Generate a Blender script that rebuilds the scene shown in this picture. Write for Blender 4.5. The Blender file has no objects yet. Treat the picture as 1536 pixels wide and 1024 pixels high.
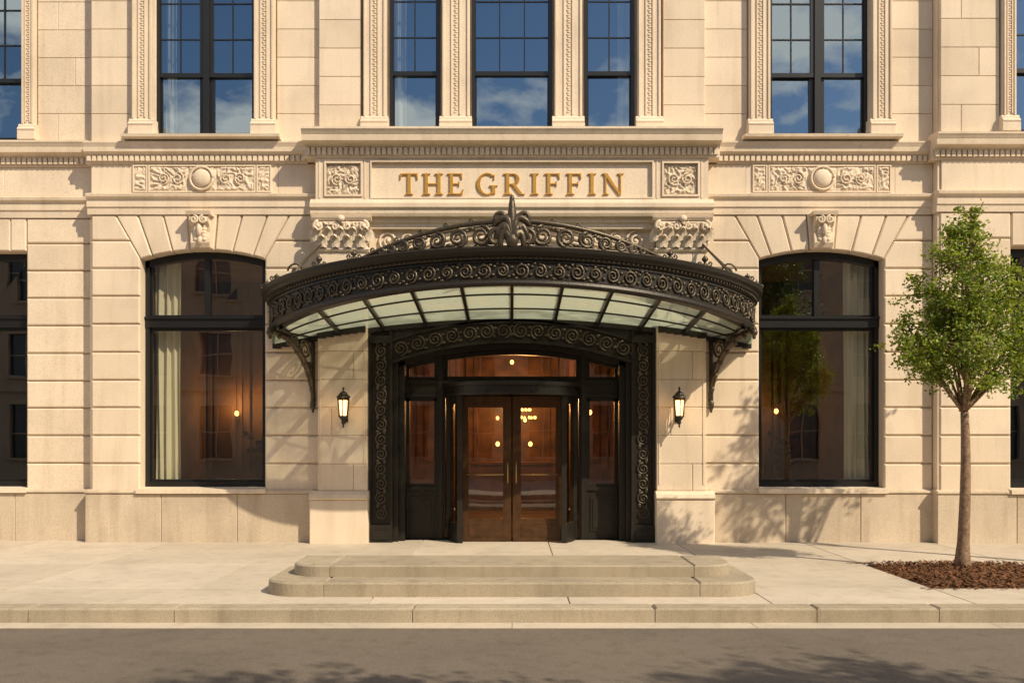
import bpy, math, random, bisect
from mathutils import Vector, noise
R=random.Random(7)
scene=bpy.context.scene
scene.view_settings.view_transform='Standard'
scene.view_settings.look='None'
scene.view_settings.exposure=0
SUN=Vector((1.06,-1.0,1.26)).normalized()

# ------------------------------------------------------------ materials
def newmat(name):
    m=bpy.data.materials.new(name); m.use_nodes=True
    nt=m.node_tree; nt.nodes.clear()
    out=nt.nodes.new('ShaderNodeOutputMaterial')
    return m,nt,out
def N(nt,t,**k):
    n=nt.nodes.new(t)
    for a,b in k.items():
        if a in n.inputs: n.inputs[a].default_value=b
        else: setattr(n,a,b)
    return n
def L(nt,a,b): nt.links.new(a,b)
def ramp(nt,fac,stops):
    r=nt.nodes.new('ShaderNodeValToRGB'); e=r.color_ramp.elements
    while len(e)<len(stops): e.new(0.5)
    for i,(p,c) in enumerate(stops):
        e[i].position=p; e[i].color=(c[0],c[1],c[2],1) if not isinstance(c,(int,float)) else (c,c,c,1)
    L(nt,fac,r.inputs[0]); return r
def mul(nt,a,b,fac=1.0):
    m=nt.nodes.new('ShaderNodeMixRGB'); m.blend_type='MULTIPLY'; m.inputs[0].default_value=fac
    L(nt,a,m.inputs[1]); L(nt,b,m.inputs[2]); return m.outputs[0]
def stone_mat(name,col,rough=.85,grain=60,bump=.45,tintamt=.12,stain=.14,speck=.11,big=.9):
    m,nt,out=newmat(name)
    b=N(nt,'ShaderNodeBsdfPrincipled',Roughness=rough); b.inputs['Specular IOR Level'].default_value=.25
    tc=N(nt,'ShaderNodeTexCoord')
    at=N(nt,'ShaderNodeAttribute',attribute_name='tint')
    rt=ramp(nt,at.outputs['Fac'],[(0,(1-tintamt,1-tintamt*1.05,1-tintamt*1.2)),(1,(1,1,1))])
    n1=N(nt,'ShaderNodeTexNoise',Scale=big,Detail=6.0,Roughness=.6); L(nt,tc.outputs['Object'],n1.inputs['Vector'])
    mp=N(nt,'ShaderNodeMapping'); mp.inputs['Scale'].default_value=(5,5,.5); L(nt,tc.outputs['Object'],mp.inputs[0])
    n2=N(nt,'ShaderNodeTexNoise',Scale=1.0,Detail=5.0,Roughness=.6); L(nt,mp.outputs[0],n2.inputs['Vector'])
    n3=N(nt,'ShaderNodeTexNoise',Scale=float(grain),Detail=3.0,Roughness=.7); L(nt,tc.outputs['Object'],n3.inputs['Vector'])
    r1=ramp(nt,n1.outputs[0],[(.3,1-stain),(.55,1.0)])
    r2=ramp(nt,n2.outputs[0],[(.3,(1-stain*.8,1-stain*.9,1-stain)),(.5,1.0)])
    r3=ramp(nt,n3.outputs[0],[(.34,1-speck*1.8),(.52,1.0)])
    base=N(nt,'ShaderNodeRGB'); base.outputs[0].default_value=(*col,1)
    c=mul(nt,base.outputs[0],rt.outputs[0]); c=mul(nt,c,r1.outputs[0]); c=mul(nt,c,r2.outputs[0]); c=mul(nt,c,r3.outputs[0])
    L(nt,c,b.inputs['Base Color'])
    bp=N(nt,'ShaderNodeBump',Strength=bump,Distance=.006); L(nt,n3.outputs[0],bp.inputs['Height']); L(nt,bp.outputs[0],b.inputs['Normal'])
    L(nt,b.outputs[0],out.inputs[0]); return m
def simple(name,col,rough=.5,metal=0.,bump=0,bscale=30,var=.0,spec=.5):
    m,nt,out=newmat(name)
    b=N(nt,'ShaderNodeBsdfPrincipled',Roughness=rough,Metallic=metal); b.inputs['Specular IOR Level'].default_value=spec
    b.inputs['Base Color'].default_value=(*col,1)
    tc=N(nt,'ShaderNodeTexCoord'); n=N(nt,'ShaderNodeTexNoise',Scale=float(bscale),Detail=4.0); L(nt,tc.outputs['Object'],n.inputs['Vector'])
    if var:
        r=ramp(nt,n.outputs[0],[(.3,tuple(x*(1-var) for x in col)),(.7,tuple(x*(1+var) for x in col))]); L(nt,r.outputs[0],b.inputs['Base Color'])
    if bump:
        bp=N(nt,'ShaderNodeBump',Strength=bump,Distance=.01); L(nt,n.outputs[0],bp.inputs['Height']); L(nt,bp.outputs[0],b.inputs['Normal'])
    L(nt,b.outputs[0],out.inputs[0]); return m
def glass_mat(name,refl,tint=(.8,.85,.85),wav=.002,gc=(.95,.97,1)):
    m,nt,out=newmat(name)
    t=N(nt,'ShaderNodeBsdfTransparent'); t.inputs[0].default_value=(*tint,1)
    g=N(nt,'ShaderNodeBsdfGlossy',Roughness=.005)
    g.inputs[0].default_value=(*gc,1)
    tc=N(nt,'ShaderNodeTexCoord'); n=N(nt,'ShaderNodeTexNoise',Scale=1.3,Detail=1.0); L(nt,tc.outputs['Object'],n.inputs['Vector'])
    bp=N(nt,'ShaderNodeBump',Strength=1.0,Distance=wav); L(nt,n.outputs[0],bp.inputs['Height']); L(nt,bp.outputs[0],g.inputs['Normal'])
    mx=N(nt,'ShaderNodeMixShader'); mx.inputs[0].default_value=refl
    L(nt,t.outputs[0],mx.inputs[1]); L(nt,g.outputs[0],mx.inputs[2]); L(nt,mx.outputs[0],out.inputs[0]); return m
def emit_mat(name,col,st):
    m,nt,out=newmat(name); e=N(nt,'ShaderNodeEmission',Strength=st); e.inputs[0].default_value=(*col,1); L(nt,e.outputs[0],out.inputs[0]); return m
def leaf_mat(name,c0,c1,tl=.38):
    m,nt,out=newmat(name)
    at=N(nt,'ShaderNodeAttribute',attribute_name='tint')
    r=ramp(nt,at.outputs['Fac'],[(0,c0),(1,c1)])
    d=N(nt,'ShaderNodeBsdfPrincipled',Roughness=.55); L(nt,r.outputs[0],d.inputs['Base Color'])
    rgb=N(nt,'ShaderNodeRGB'); rgb.outputs[0].default_value=(1.4,1.35,.5,1)
    t=N(nt,'ShaderNodeBsdfTranslucent'); g=mul(nt,r.outputs[0],rgb.outputs[0])
    L(nt,g,t.inputs[0])
    mx=N(nt,'ShaderNodeMixShader'); mx.inputs[0].default_value=tl
    L(nt,d.outputs[0],mx.inputs[1]); L(nt,t.outputs[0],mx.inputs[2]); L(nt,mx.outputs[0],out.inputs[0]); return m

STONE=stone_mat('limestone',(.82,.685,.53))
STONE2=stone_mat('limestone_base',(.68,.565,.43),grain=90,bump=.6,stain=.2,speck=.18)
PAVE=stone_mat('paving_stone',(.62,.54,.435),grain=70,bump=.3,tintamt=.13,stain=.17,speck=.1)
KERB=stone_mat('granite_kerb',(.47,.40,.295),grain=120,bump=.6,stain=.24,speck=.24)
BRICK=stone_mat('opposite_masonry',(.46,.35,.25),grain=20)
IRON=simple('wrought_iron',(.024,.020,.015),.42,.35,bump=.3,bscale=45,var=.35)
IRON2=simple('iron_ornament',(.085,.068,.046),.40,.55,bump=.3,bscale=60,var=.4)
FRAME=simple('window_frame_paint',(.010,.010,.010),.35)
WOOD=simple('bronze_wood',(.075,.034,.013),.32,.25,bump=.1,bscale=8,var=.3)
BRASS=simple('brass',(.45,.27,.10),.3,.9)
GOLD=simple('gold_letter',(.66,.36,.07),.36,.6,bump=.1,bscale=20,var=.1)
CURT=simple('curtain_linen',(.74,.70,.55),.9,bump=.2,bscale=60)
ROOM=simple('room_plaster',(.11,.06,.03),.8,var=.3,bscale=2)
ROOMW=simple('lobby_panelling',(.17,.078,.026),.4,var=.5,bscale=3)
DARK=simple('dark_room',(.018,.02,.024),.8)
PANES=simple('office_window_panes',(.03,.035,.04),.15)
BARK=simple('bark',(.24,.155,.095),.9,bump=.9,bscale=22,var=.4)
GLASSU=glass_mat('upper_window_glass',.34,(.5,.55,.57),.0016,(.66,.85,1))
GLASSL=glass_mat('lower_window_glass',.22,(.82,.82,.76),.0016)
GLASSD=glass_mat('door_glass',.15,(.9,.82,.70),.002)
LEAF=leaf_mat('leaf',(.085,.145,.010),(.31,.37,.045),.42)
LEAF2=leaf_mat('leaf_far',(.03,.06,.010),(.07,.12,.02))
BULB=emit_mat('lamp_glass',(1,.58,.22),4.0)
BULB2=emit_mat('interior_lamp',(1,.48,.12),7.0)
CG,nt,out=newmat('canopy_glass')
tr=N(nt,'ShaderNodeBsdfTranslucent'); tr.inputs[0].default_value=(.46,.53,.42,1)
tp=N(nt,'ShaderNodeBsdfTransparent'); tp.inputs[0].default_value=(.75,.8,.70,1)
df=N(nt,'ShaderNodeBsdfDiffuse'); df.inputs[0].default_value=(.42,.48,.39,1)
m1=N(nt,'ShaderNodeMixShader'); m1.inputs[0].default_value=.42; L(nt,tr.outputs[0],m1.inputs[1]); L(nt,df.outputs[0],m1.inputs[2])
m2=N(nt,'ShaderNodeMixShader')
tcc=N(nt,'ShaderNodeTexCoord'); nn_=N(nt,'ShaderNodeTexNoise',Scale=2.6,Detail=4.0); L(nt,tcc.outputs['Object'],nn_.inputs['Vector'])
rr0=ramp(nt,nn_.outputs[0],[(.35,.08),(.65,.46)]); L(nt,rr0.outputs[0],m2.inputs[0])
L(nt,m1.outputs[0],m2.inputs[1]); L(nt,tp.outputs[0],m2.inputs[2]); L(nt,m2.outputs[0],out.inputs[0])
ASPH=stone_mat('asphalt',(.19,.16,.128),rough=.9,grain=130,bump=.8,tintamt=0,stain=.2,speck=.3,big=.5)
MULCH=stone_mat('mulch',(.29,.14,.07),rough=1,grain=40,bump=1,tintamt=.6,stain=.3,speck=.3)
GROUND=stone_mat('ground_soil',(.14,.13,.10),grain=20)

# ------------------------------------------------------------ mesh builder
class MB:
    def __init__(s): s.v=[];s.f=[];s.m=[];s.t=[];s.mi=0;s.tint=.5
    def add(s,vs,fs):
        o=len(s.v); s.v+= [tuple(p) for p in vs]
        for f in fs: s.f.append(tuple(o+i for i in f)); s.m.append(s.mi); s.t.append(s.tint)
    def box(s,x0,x1,y0,y1,z0,z1):
        if x0>x1:x0,x1=x1,x0
        if y0>y1:y0,y1=y1,y0
        if z0>z1:z0,z1=z1,z0
        s.add([(x0,y0,z0),(x1,y0,z0),(x1,y1,z0),(x0,y1,z0),(x0,y0,z1),(x1,y0,z1),(x1,y1,z1),(x0,y1,z1)],
              [(0,3,2,1),(4,5,6,7),(0,1,5,4),(1,2,6,5),(2,3,7,6),(3,0,4,7)])
    def prism(s,poly,wb,wf,c=0,mp=None,rnd=True):
        if mp is None: mp=lambda u,v,w:(u,w,v)
        a=sum(poly[i][0]*poly[(i+1)%len(poly)][1]-poly[(i+1)%len(poly)][0]*poly[i][1] for i in range(len(poly)))
        if a<0: poly=poly[::-1]
        n=len(poly)
        if rnd: s.tint=R.random()
        d=1 if wf>wb else -1
        def inset(c):
            r=[]
            for i in range(n):
                p0,p1,p2=Vector(poly[i-1]),Vector(poly[i]),Vector(poly[(i+1)%n])
                e1=(p1-p0).normalized(); e2=(p2-p1).normalized()
                n1=Vector((-e1.y,e1.x)); n2=Vector((-e2.y,e2.x)); b=(n1+n2)
                k=1+n1.dot(n2)
                r.append(tuple(p1+b*(c/max(k,.3))))
            return r
        if c>0:
            q=inset(c)
            vs=[mp(u,v,wb) for u,v in poly]+[mp(u,v,wf-d*c) for u,v in poly]+[mp(u,v,wf) for u,v in q]
            fs=[tuple(range(n))[::-1],tuple(range(2*n,3*n))]
            for k in (0,n):
                fs+=[(k+i,k+(i+1)%n,k+n+(i+1)%n,k+n+i) for i in range(n)]
        else:
            vs=[mp(u,v,wb) for u,v in poly]+[mp(u,v,wf) for u,v in poly]
            fs=[tuple(range(n))[::-1],tuple(range(n,2*n))]+[(i,(i+1)%n,n+(i+1)%n,n+i) for i in range(n)]
        s.add(vs,fs)
    def block(s,x0,x1,z0,z1,yb,yf,c=.018,g=.004):
        s.prism([(x0+g,z0+g),(x1-g,z0+g),(x1-g,z1-g),(x0+g,z1-g)],yb,yf,c)
    def mould(s,x0,x1,prof):
        n=len(prof); s.tint=R.random()*.5+.25
        s.add([(x0,y,z) for y,z in prof]+[(x1,y,z) for y,z in prof],
              [tuple(range(n)),tuple(range(n,2*n))[::-1]]+[(i,(i+1)%n,n+(i+1)%n,n+i) for i in range(n)])
    def tube(s,pts,r,n=6,cap=True):
        pts=[Vector(p) for p in pts]; m=len(pts)
        rr=r if isinstance(r,(list,tuple)) else [r]*m
        vs=[];up=None
        for i,p in enumerate(pts):
            t=(pts[min(i+1,m-1)]-pts[max(i-1,0)])
            if t.length<1e-9: t=Vector((0,0,1))
            t.normalize()
            if up is None:
                up=Vector((0,0,1)) if abs(t.z)<.9 else Vector((1,0,0))
            a=(up-t*up.dot(t))
            if a.length<1e-6: a=t.orthogonal()
            a.normalize(); up=a; b=t.cross(a)
            for k in range(n):
                an=2*math.pi*k/n
                vs.append(p+(a*math.cos(an)+b*math.sin(an))*rr[i])
        fs=[(i*n+k,i*n+(k+1)%n,(i+1)*n+(k+1)%n,(i+1)*n+k) for i in range(m-1) for k in range(n)]
        if cap: fs+=[tuple(range(n))[::-1],tuple(range((m-1)*n,m*n))]
        s.add(vs,fs)
    def ell(s,c,r,nu=8,nv=5):
        vs=[];fs=[]
        for j in range(nv+1):
            ph=math.pi*j/nv
            for i in range(nu):
                th=2*math.pi*i/nu
                vs.append((c[0]+r[0]*math.sin(ph)*math.cos(th),c[1]+r[1]*math.sin(ph)*math.sin(th),c[2]+r[2]*math.cos(ph)))
        for j in range(nv):
            for i in range(nu):
                fs.append((j*nu+i,j*nu+(i+1)%nu,(j+1)*nu+(i+1)%nu,(j+1)*nu+i))
        s.add(vs,fs)
    def lathe(s,cx,cy,prof,n=12):
        vs=[(cx+r*math.cos(2*math.pi*i/n),cy+r*math.sin(2*math.pi*i/n),z) for r,z in prof for i in range(n)]
        fs=[(j*n+i,j*n+(i+1)%n,(j+1)*n+(i+1)%n,(j+1)*n+i) for j in range(len(prof)-1) for i in range(n)]
        s.add(vs,fs)
    def build(s,name,mats,parent=None,smooth=False):
        me=bpy.data.meshes.new(name); me.from_pydata(s.v,[],s.f); 
        for m in (mats if isinstance(mats,list) else [mats]): me.materials.append(m)
        me.polygons.foreach_set('material_index',s.m)
        me.polygons.foreach_set('use_smooth',[smooth]*len(s.f))
        at=me.attributes.new('tint','FLOAT','FACE'); at.data.foreach_set('value',s.t)
        me.update()
        o=bpy.data.objects.new(name,me); scene.collection.objects.link(o)
        if parent: o.parent=parent
        return o
def empty(name,loc=(0,0,0)):
    e=bpy.data.objects.new(name,None); scene.collection.objects.link(e); return e
def spiral(cx,cz,r0,turns,ph,dr=1,n=22,r1=.12):
    return [(cx+ (r0*(1-(1-r1)*i/(n-1)))*math.cos(ph+dr*2*math.pi*turns*i/(n-1)),
             cz+ (r0*(1-(1-r1)*i/(n-1)))*math.sin(ph+dr*2*math.pi*turns*i/(n-1))) for i in range(n)]

# elevation drawing units: 90 units per metre, datum eye height 1.69
def X(p): return (p-768)/90.
def Z(p): return 1.69+(660-p)/90.
def ZD(p,y): return 1.69+(660-p)*(16+y)/1440.

hotel=empty('hotel_building')
def wall(mb,x0,x1,z0,z1,ops,y0,y1):
    xs=sorted(set([x0,x1]+[o[0] for o in ops]+[o[1] for o in ops])); xs=[x for x in xs if x0<=x<=x1]
    for a,b in zip(xs[:-1],xs[1:]):
        m=(a+b)/2
        cols=sorted([(o[2],o[3]) for o in ops if o[0]<m<o[1]])
        cur=z0
        for c,d in cols:
            if c>cur: mb.box(a,b,y0,y1,cur,c)
            cur=max(cur,d)
        if cur<z1: mb.box(a,b,y0,y1,cur,z1)

W=5.16; HW=1.04
zs0=Z(733); zcrown=Z(374); zspring=Z(388)
TOP=12.0
lower_ops=[]; upper_ops=[]
for s in (-1,1):
    lower_ops.append((s*W-HW,s*W+HW,zs0,zcrown+.03))
    a,b=8.22,10.1
    lower_ops.append((min(s*a,s*b),max(s*a,s*b),zs0,Z(373)))
uz0=Z(205); uz1=10.6
for s in (-1,1):
    upper_ops.append((s*5.12-.83,s*5.12+.83,uz0,uz1))
    upper_ops.append((min(s*8.25,s*9.9),max(s*8.25,s*9.9),uz0,uz1))
    upper_ops.append((min(s*1.2,s*2.04),max(s*1.2,s*2.04),uz0,uz1))
upper_ops.append((-.67,.67,uz0,uz1))
door_op=[(-1.98,1.98,-.1,3.60)]
B=7.03
back=MB(); back.tint=.15
wall(back,-B,B,0,Z(300),[o for o in lower_ops if abs((o[0]+o[1])/2)<B]+door_op,.05,.36)
wall(back,-B,B,Z(300),TOP,[o for o in upper_ops if abs((o[0]+o[1])/2)<B],.051,.34)
YL=.24; YR=-.20
for s,yo in ((-1,YL),(1,YR)):
    x0,x1=(-13.5,-B) if s<0 else (B,13.5)
    wall(back,x0,x1,0,Z(300),[o for o in lower_ops if abs((o[0]+o[1])/2)>B],yo+.05,yo+.40)
    wall(back,x0,x1,Z(300),TOP,[o for o in upper_ops if abs((o[0]+o[1])/2)>B],yo+.051,yo+.38)
back.tint=.8
back.box(B-.012,B+.03,-.17,.03,0,TOP)
back.box(-B-.009,-B+.05,.041,.31,0,TOP)
back.box(-13.5,13.5,.3,14,TOP,TOP+.3)
back.box(-13.5,-13.3,.6,14,0,TOP); back.box(13.3,13.5,.2,14,0,TOP); back.box(-13.5,13.5,13.8,14,0,TOP)
back.build('backing_wall',STONE,hotel)

st=MB()
C=[322,361,402.5,444,486,528,570,611,653,695,737]
CZ=[Z(c) for c in C]
def xl(z):
    t=(Z(322)-z)/(Z(322)-zspring); return 1.45+(HW-1.45)*t
for s in (-1,1):
    wc=s*W
    for i in range(10):
        z1,z0=CZ[i],CZ[i+1]
        for side in (-1,1):
            edge = (B-.014 if side*s>0 else 3.05)*s
            if z0>=zspring:
                p=[(edge,z0),(edge,z1),(wc+side*xl(z1),z1),(wc+side*xl(z0),z0)]
            elif z1>zspring:
                p=[(edge,z0),(edge,z1),(wc+side*xl(z1),z1),(wc+side*HW,zspring),(wc+side*HW,z0)]
            else:
                p=[(edge,z0),(edge,z1),(wc+side*HW,z1),(wc+side*HW,z0)]
            cx=sum(q[0] for q in p)/len(p); cz=sum(q[1] for q in p)/len(p)
            p=[(q[0]-(.004 if q[0]>cx else -.004),q[1]-(.008 if q[1]>cz else -.008)) for q in p]
            st.prism(p,.3,0,.022)
    Rr=(HW**2+(zcrown-zspring)**2)/(2*(zcrown-zspring)); zc=zcrown-Rr
    arc=lambda dx: zc+math.sqrt(Rr*Rr-dx*dx)
    js=[(-1.45,-HW),(-1.08,-.84),(-.66,-.5),(-.25,-.2),(.25,.2),(.66,.5),(1.08,.84),(1.45,HW)]
    for (t0,b0),(t1,b1) in zip(js[:-1],js[1:]):
        g=.008
        mid=(b0+b1)/2
        p=[(wc+b0+g,arc(b0)),(wc+mid,arc(mid)),(wc+b1-g,arc(b1)),(wc+t1-g,Z(322)-.005),(wc+t0+g,Z(322)-.005)]
        st.prism(p,.37,0 if abs(mid)>.1 else -.03,.02)
    st.mould(wc-HW-.03,wc+HW+.03,[(-.12,zs0-.07),(.36,zs0-.07),(.36,zs0+.035),(.0,zs0+.012),(-.12,zs0)])
    yk=-.03; kx=.155
    prof=[(yk,Z(372)),(yk-.06,Z(372)-.01),(yk-.10,Z(366)),(yk-.09,Z(358)),(yk-.06,Z(350)),(yk-.09,Z(342)),(yk-.16,Z(336)),(yk-.17,Z(330)),(yk-.13,Z(326)),(yk,Z(324))]
    st.mould(wc-kx,wc+kx,prof)
    st.mould(wc-kx-.05,wc+kx+.05,[(0,Z(326)),(yk-.19,Z(326)),(yk-.21,Z(321)),(0,Z(321))])
    yo=YL if s<0 else YR
    for i in range(10):
        for a,b in ((B+.005,8.22),(10.1,12.0),(12.0,13.5)):
            x0,x1=min(s*a,s*b),max(s*a,s*b)
            st.block(x0,x1,CZ[i+1],CZ[i],yo+.3,yo,.022,.008)
    a,b=8.22,10.1; n=7
    for k in range(n):
        t0=a+(b-a)*k/n; t1=a+(b-a)*(k+1)/n
        p=[(s*(t0+.005),Z(372)),(s*(t1-.005),Z(372)),(s*(t1-.005),Z(322)-.005),(s*(t0+.005),Z(322)-.005)]
        st.prism(p,yo+.42,yo-.001,.018)
    st.mould(min(s*a,s*b)-.05,max(s*a,s*b)+.05,[(yo-.12,zs0-.07),(yo+.4,zs0-.07),(yo+.4,zs0+.03),(yo-.12,zs0)])
st.build('rusticated_stonework',STONE,hotel)

orn=MB(); orn.tint=.6
for s in (-1,1):
    for k in (-1,1):
        cx=s*W+k*.075
        sp=spiral(cx,Z(333),.07,1.6,math.pi/2,k); orn.tube([(x,-.205,z) for x,z in sp],.018,6)
        for j in range(5):
            orn.ell((cx-.01*k,-.12,Z(341)-.055*j),(.05,.035,.045))
    orn.ell((s*W,-.16,Z(347)),(.05,.06,.12)); orn.ell((s*W,-.13,Z(362)),(.045,.05,.08))

bs=MB()
def plinth(x0,x1,y,zt=Z(740)):
    n=max(1,round((x1-x0)/1.4)); w=(x1-x0)/n
    for k in range(n):
        bs.block(x0+k*w,x0+(k+1)*w,-.02,zt,.3+max(y,0),y,.01,.003)
    bs.tint=.6
    bs.mould(x0,x1,[(y+.3,zt),(y+.005,zt),(y-.025,zt+.02),(y-.02,zt+.045),(y+.06,zt+.075),(y+.3,zt+.075)])
plinth(-B-.06,-3.3,-.07); plinth(3.3,B,-.07)
plinth(-13.5,-B-.065,YL-.07); plinth(B-.06,13.5,YR-.07)
bs.build('plinth',STONE2,hotel)

rel=MB()
def relief(x0,x1,z0,z1,y,amp=.05,sc=11,seed=0,res=.012,flare=0):
    nx=max(4,int((x1-x0)/res)); nz=max(4,int((z1-z0)/res)); vs=[];fs=[]
    for j in range(nz+1):
        for i in range(nx+1):
            x=x0+(x1-x0)*i/nx; z=z0+(z1-z0)*j/nz
            p=Vector((x*sc*.55+seed,z*sc*.55,seed*1.7))
            wv=noise.noise_vector(p*.5)*1.6
            q=p+wv
            rdg=1-abs(noise.noise(q*1.3))*3.2
            rd2=1-abs(noise.noise(q*2.9+Vector((5,3,1))))*2.6
            h=max(0,rdg)*.75+max(0,rd2)*.35
            e=min(1,min(i,nx-i,j,nz-j)/2.5)
            h=max(0,min(1.15,h))*e
            fl=flare*((j/nz)**2)
            vs.append((x+(x-(x0+x1)/2)*fl*.8,y-amp*h-fl,z))
    for j in range(nz):
        for i in range(nx): a=j*(nx+1)+i; fs.append((a,a+1,a+nx+2,a+nx+1))
    rel.add(vs,fs)
rel.tint=.6

# ------------------------------------------------- central pilasters
pl=MB()
PW0,PW1=2.38,3.20; PY=-.2
def leaf(cx,z0,w,h,y0,curl=.12):
    vs=[];fs=[];nu,nv=9,11
    for j in range(nv):
        t=j/(nv-1)
        ww=w*(.62+.42*math.sin(math.pi*min(1,t*1.05+.1)))*(1 if t<.8 else 1-(t-.8)*2.6)*(1+.10*math.sin(t*26))
        yy=y0-.03-curl*t**2.4; zz_=z0+h*(t if t<.85 else .85-(t-.85)*1.1)
        for i in range(nu):
            u=i/(nu-1)*2-1
            vs.append((cx+u*ww/2,yy-.045*(1-abs(u)**1.5)-.012*math.cos(u*12)+(.02 if abs(u)>.95 else 0),zz_-.03*abs(u)))
    for j in range(nv-1):
        for i in range(nu-1): fs.append((j*nu+i,j*nu+i+1,(j+1)*nu+i+1,(j+1)*nu+i))
    orn.add(vs,fs)
for s in (-1,1):
    def bx(a,b): return (min(s*a,s*b),max(s*a,s*b))
    a,b=bx(PW0-.02,PW1+.12); 
    pl.block(a,b,-.02,Z(748),.3,PY-.10,.012)
    pl.tint=.5
    pl.mould(a,b,[(.3,Z(748)),(PY-.10,Z(748)),(PY-.13,Z(745)),(PY-.11,Z(740)),(PY-.02,Z(735)),(.3,Z(735))])
    a,b=bx(PW0,PW1)
    pl.tint=.1; pl.box(a+.02,b-.02,PY+.02,.25,Z(735),Z(378))
    zz=[Z(735),Z(695),Z(653),Z(611),Z(570),Z(528),Z(486),Z(444),Z(402),Z(378)]
    for k in range(9):
        if k%2: pl.block(a,b,zz[k],zz[k+1],.3,PY,.010,.003)
        else:
            m=a+(b-a)*(.28 if k%4 else .72)
            pl.block(a,m,zz[k],zz[k+1],.3,PY,.010,.003); pl.block(m,b,zz[k],zz[k+1],.3,PY,.010,.003)
    for e in (a+.035,b-.035-.022):
        pl.tint=.5; pl.box(e,e+.022,PY-.012,PY+.01,Z(725),Z(515))
    pl.mould(a-.03,b+.03,[(.2,Z(381)),(PY-.03,Z(381)),(PY-.05,Z(378)),(PY-.03,Z(375)),(.2,Z(375))])
    x0,x1=a,b
    vb=[(x0+.02,.2,Z(375)),(x1-.02,.2,Z(375)),(x1-.02,PY+.01,Z(375)),(x0+.02,PY+.01,Z(375)),
        (x0-.04,.2,Z(337)),(x1+.04,.2,Z(337)),(x1+.04,PY-.06,Z(337)),(x0-.04,PY-.06,Z(337))]
    pl.add(vb,[(0,1,2,3),(4,5,6,7),(0,1,5,4),(1,2,6,5),(2,3,7,6),(3,0,4,7)])
    pl.mould(x0-.08,x1+.08,[(.2,Z(337)),(PY-.10,Z(337)),(PY-.13,Z(333)),(PY-.14,Z(330)),(.2,Z(330))])
    relief(x0+.01,x1-.01,Z(375),Z(338),PY+.0,.05,17,61+s,.012,.09)
    for k in range(5): leaf(x0+k*(x1-x0)/4,Z(366),.24,.27,PY-.02,.13)
    for k in range(4): leaf(x0+(k+.5)*(x1-x0)/4,Z(375),.23,.24,PY-.01,.11)
    for k in (-1,1):
        cx=(x0+x1)/2+k*(x1-x0)*.45
        orn.tube([(x,PY-.14-.03*i/22,z) for i,(x,z) in enumerate(spiral(cx,Z(346),.085,1.7,math.pi/2 ,-k))],[.030-.0008*i for i in range(22)],7)
        orn.ell((cx,PY-.15,Z(346)),(.035,.05,.035))
        cx=(x0+x1)/2+k*.1
        orn.tube([(x,PY-.13,z) for x,z in spiral(cx,Z(346),.065,1.5,math.pi/2,k)],.021,6)
    orn.ell(((x0+x1)/2,PY-.16,Z(335)),(.065,.045,.055))

# ------------------------------------------------- entablature centre
CY=-.26
pl.tint=.5
pl.mould(-3.30,3.30,[(.2,Z(330)),(CY-.03,Z(330)),(CY-.05,Z(326)),(CY-.05,Z(320)),(CY-.09,Z(318)),(CY-.09,Z(312)),(CY-.04,Z(308)),(CY-.02,Z(305)),(.2,Z(305))]) 
pl.mould(-2.36,2.36,[(.2,Z(346)),(CY+.10,Z(346)),(CY+.10,Z(338)),(CY+.06,Z(337)),(CY+.06,Z(330)),(.2,Z(330))])
fz0,fz1=Z(305),Z(244)
sg=(X(561),X(975)); sp_=[(X(494),X(545)),(X(992),X(1042))]
pz0,pz1=Z(302),Z(250)
wall(pl,-3.22,3.22,fz0,fz1,[(sg[0],sg[1],pz0,pz1)]+[(a,b,Z(298),Z(252)) for a,b in sp_],CY,CY+.05)
pl.tint=.9; pl.box(-3.2,3.2,CY+.05,.2,fz0,fz1)
def frame(mb,x0,x1,z0,z1,y,w=.03,d=.025):
    mb.box(x0-w,x1+w,y-d,y+.01,z1,z1+w); mb.box(x0-w,x1+w,y-d,y+.01,z0-w,z0); mb.box(x0-w,x0,y-d,y+.01,z0,z1); mb.box(x1,x1+w,y-d,y+.01,z0,z1)
pl.tint=.9
frame(pl,sg[0],sg[1],pz0,pz1,CY,.022,.02)
for a,b in sp_: frame(pl,a,b,Z(298),Z(252),CY)
for a in (X(484),X(551),X(982),X(1048)):
    pl.box(a-.012,a+.012,CY-.012,CY+.01,fz0+.02,fz1-.02)
def cornice(x0,x1,y,zt,zb,proj,dent=True):
    h=zt-zb
    prof=[(.25,zb),(y-.03,zb),(y-.03,zb+h*.36),(y-.07,zb+h*.40),(y-.09,zb+h*.47),(y-proj*.78,zb+h*.52),(y-proj*.82,zb+h*.74),(y-proj*.86,zb+h*.78),
          (y-proj*.93,zb+h*.86),(y-proj,zb+h*.92),(y-proj,zt),(y-.05,zt+.03),(.25,zt+.03)]
    pl.mould(x0,x1,prof)
    if dent:
        n=int((x1-x0-.04)/.088); w=(x1-x0-.04)/n; pl.tint=.8
        for k in range(n):
            a=x0+.02+k*w
            pl.box(a+.014,a+w-.014,y-.075,y-.02,zb+h*.10,zb+h*.37)
cornice(-3.40,3.40,CY,Z(206),Z(244),.30)
def side(s,x0,x1,y,zt,zb,proj,dent=True):
    cornice(min(s*x0,s*x1),max(s*x0,s*x1),y,zt,zb,proj,dent)
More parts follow.
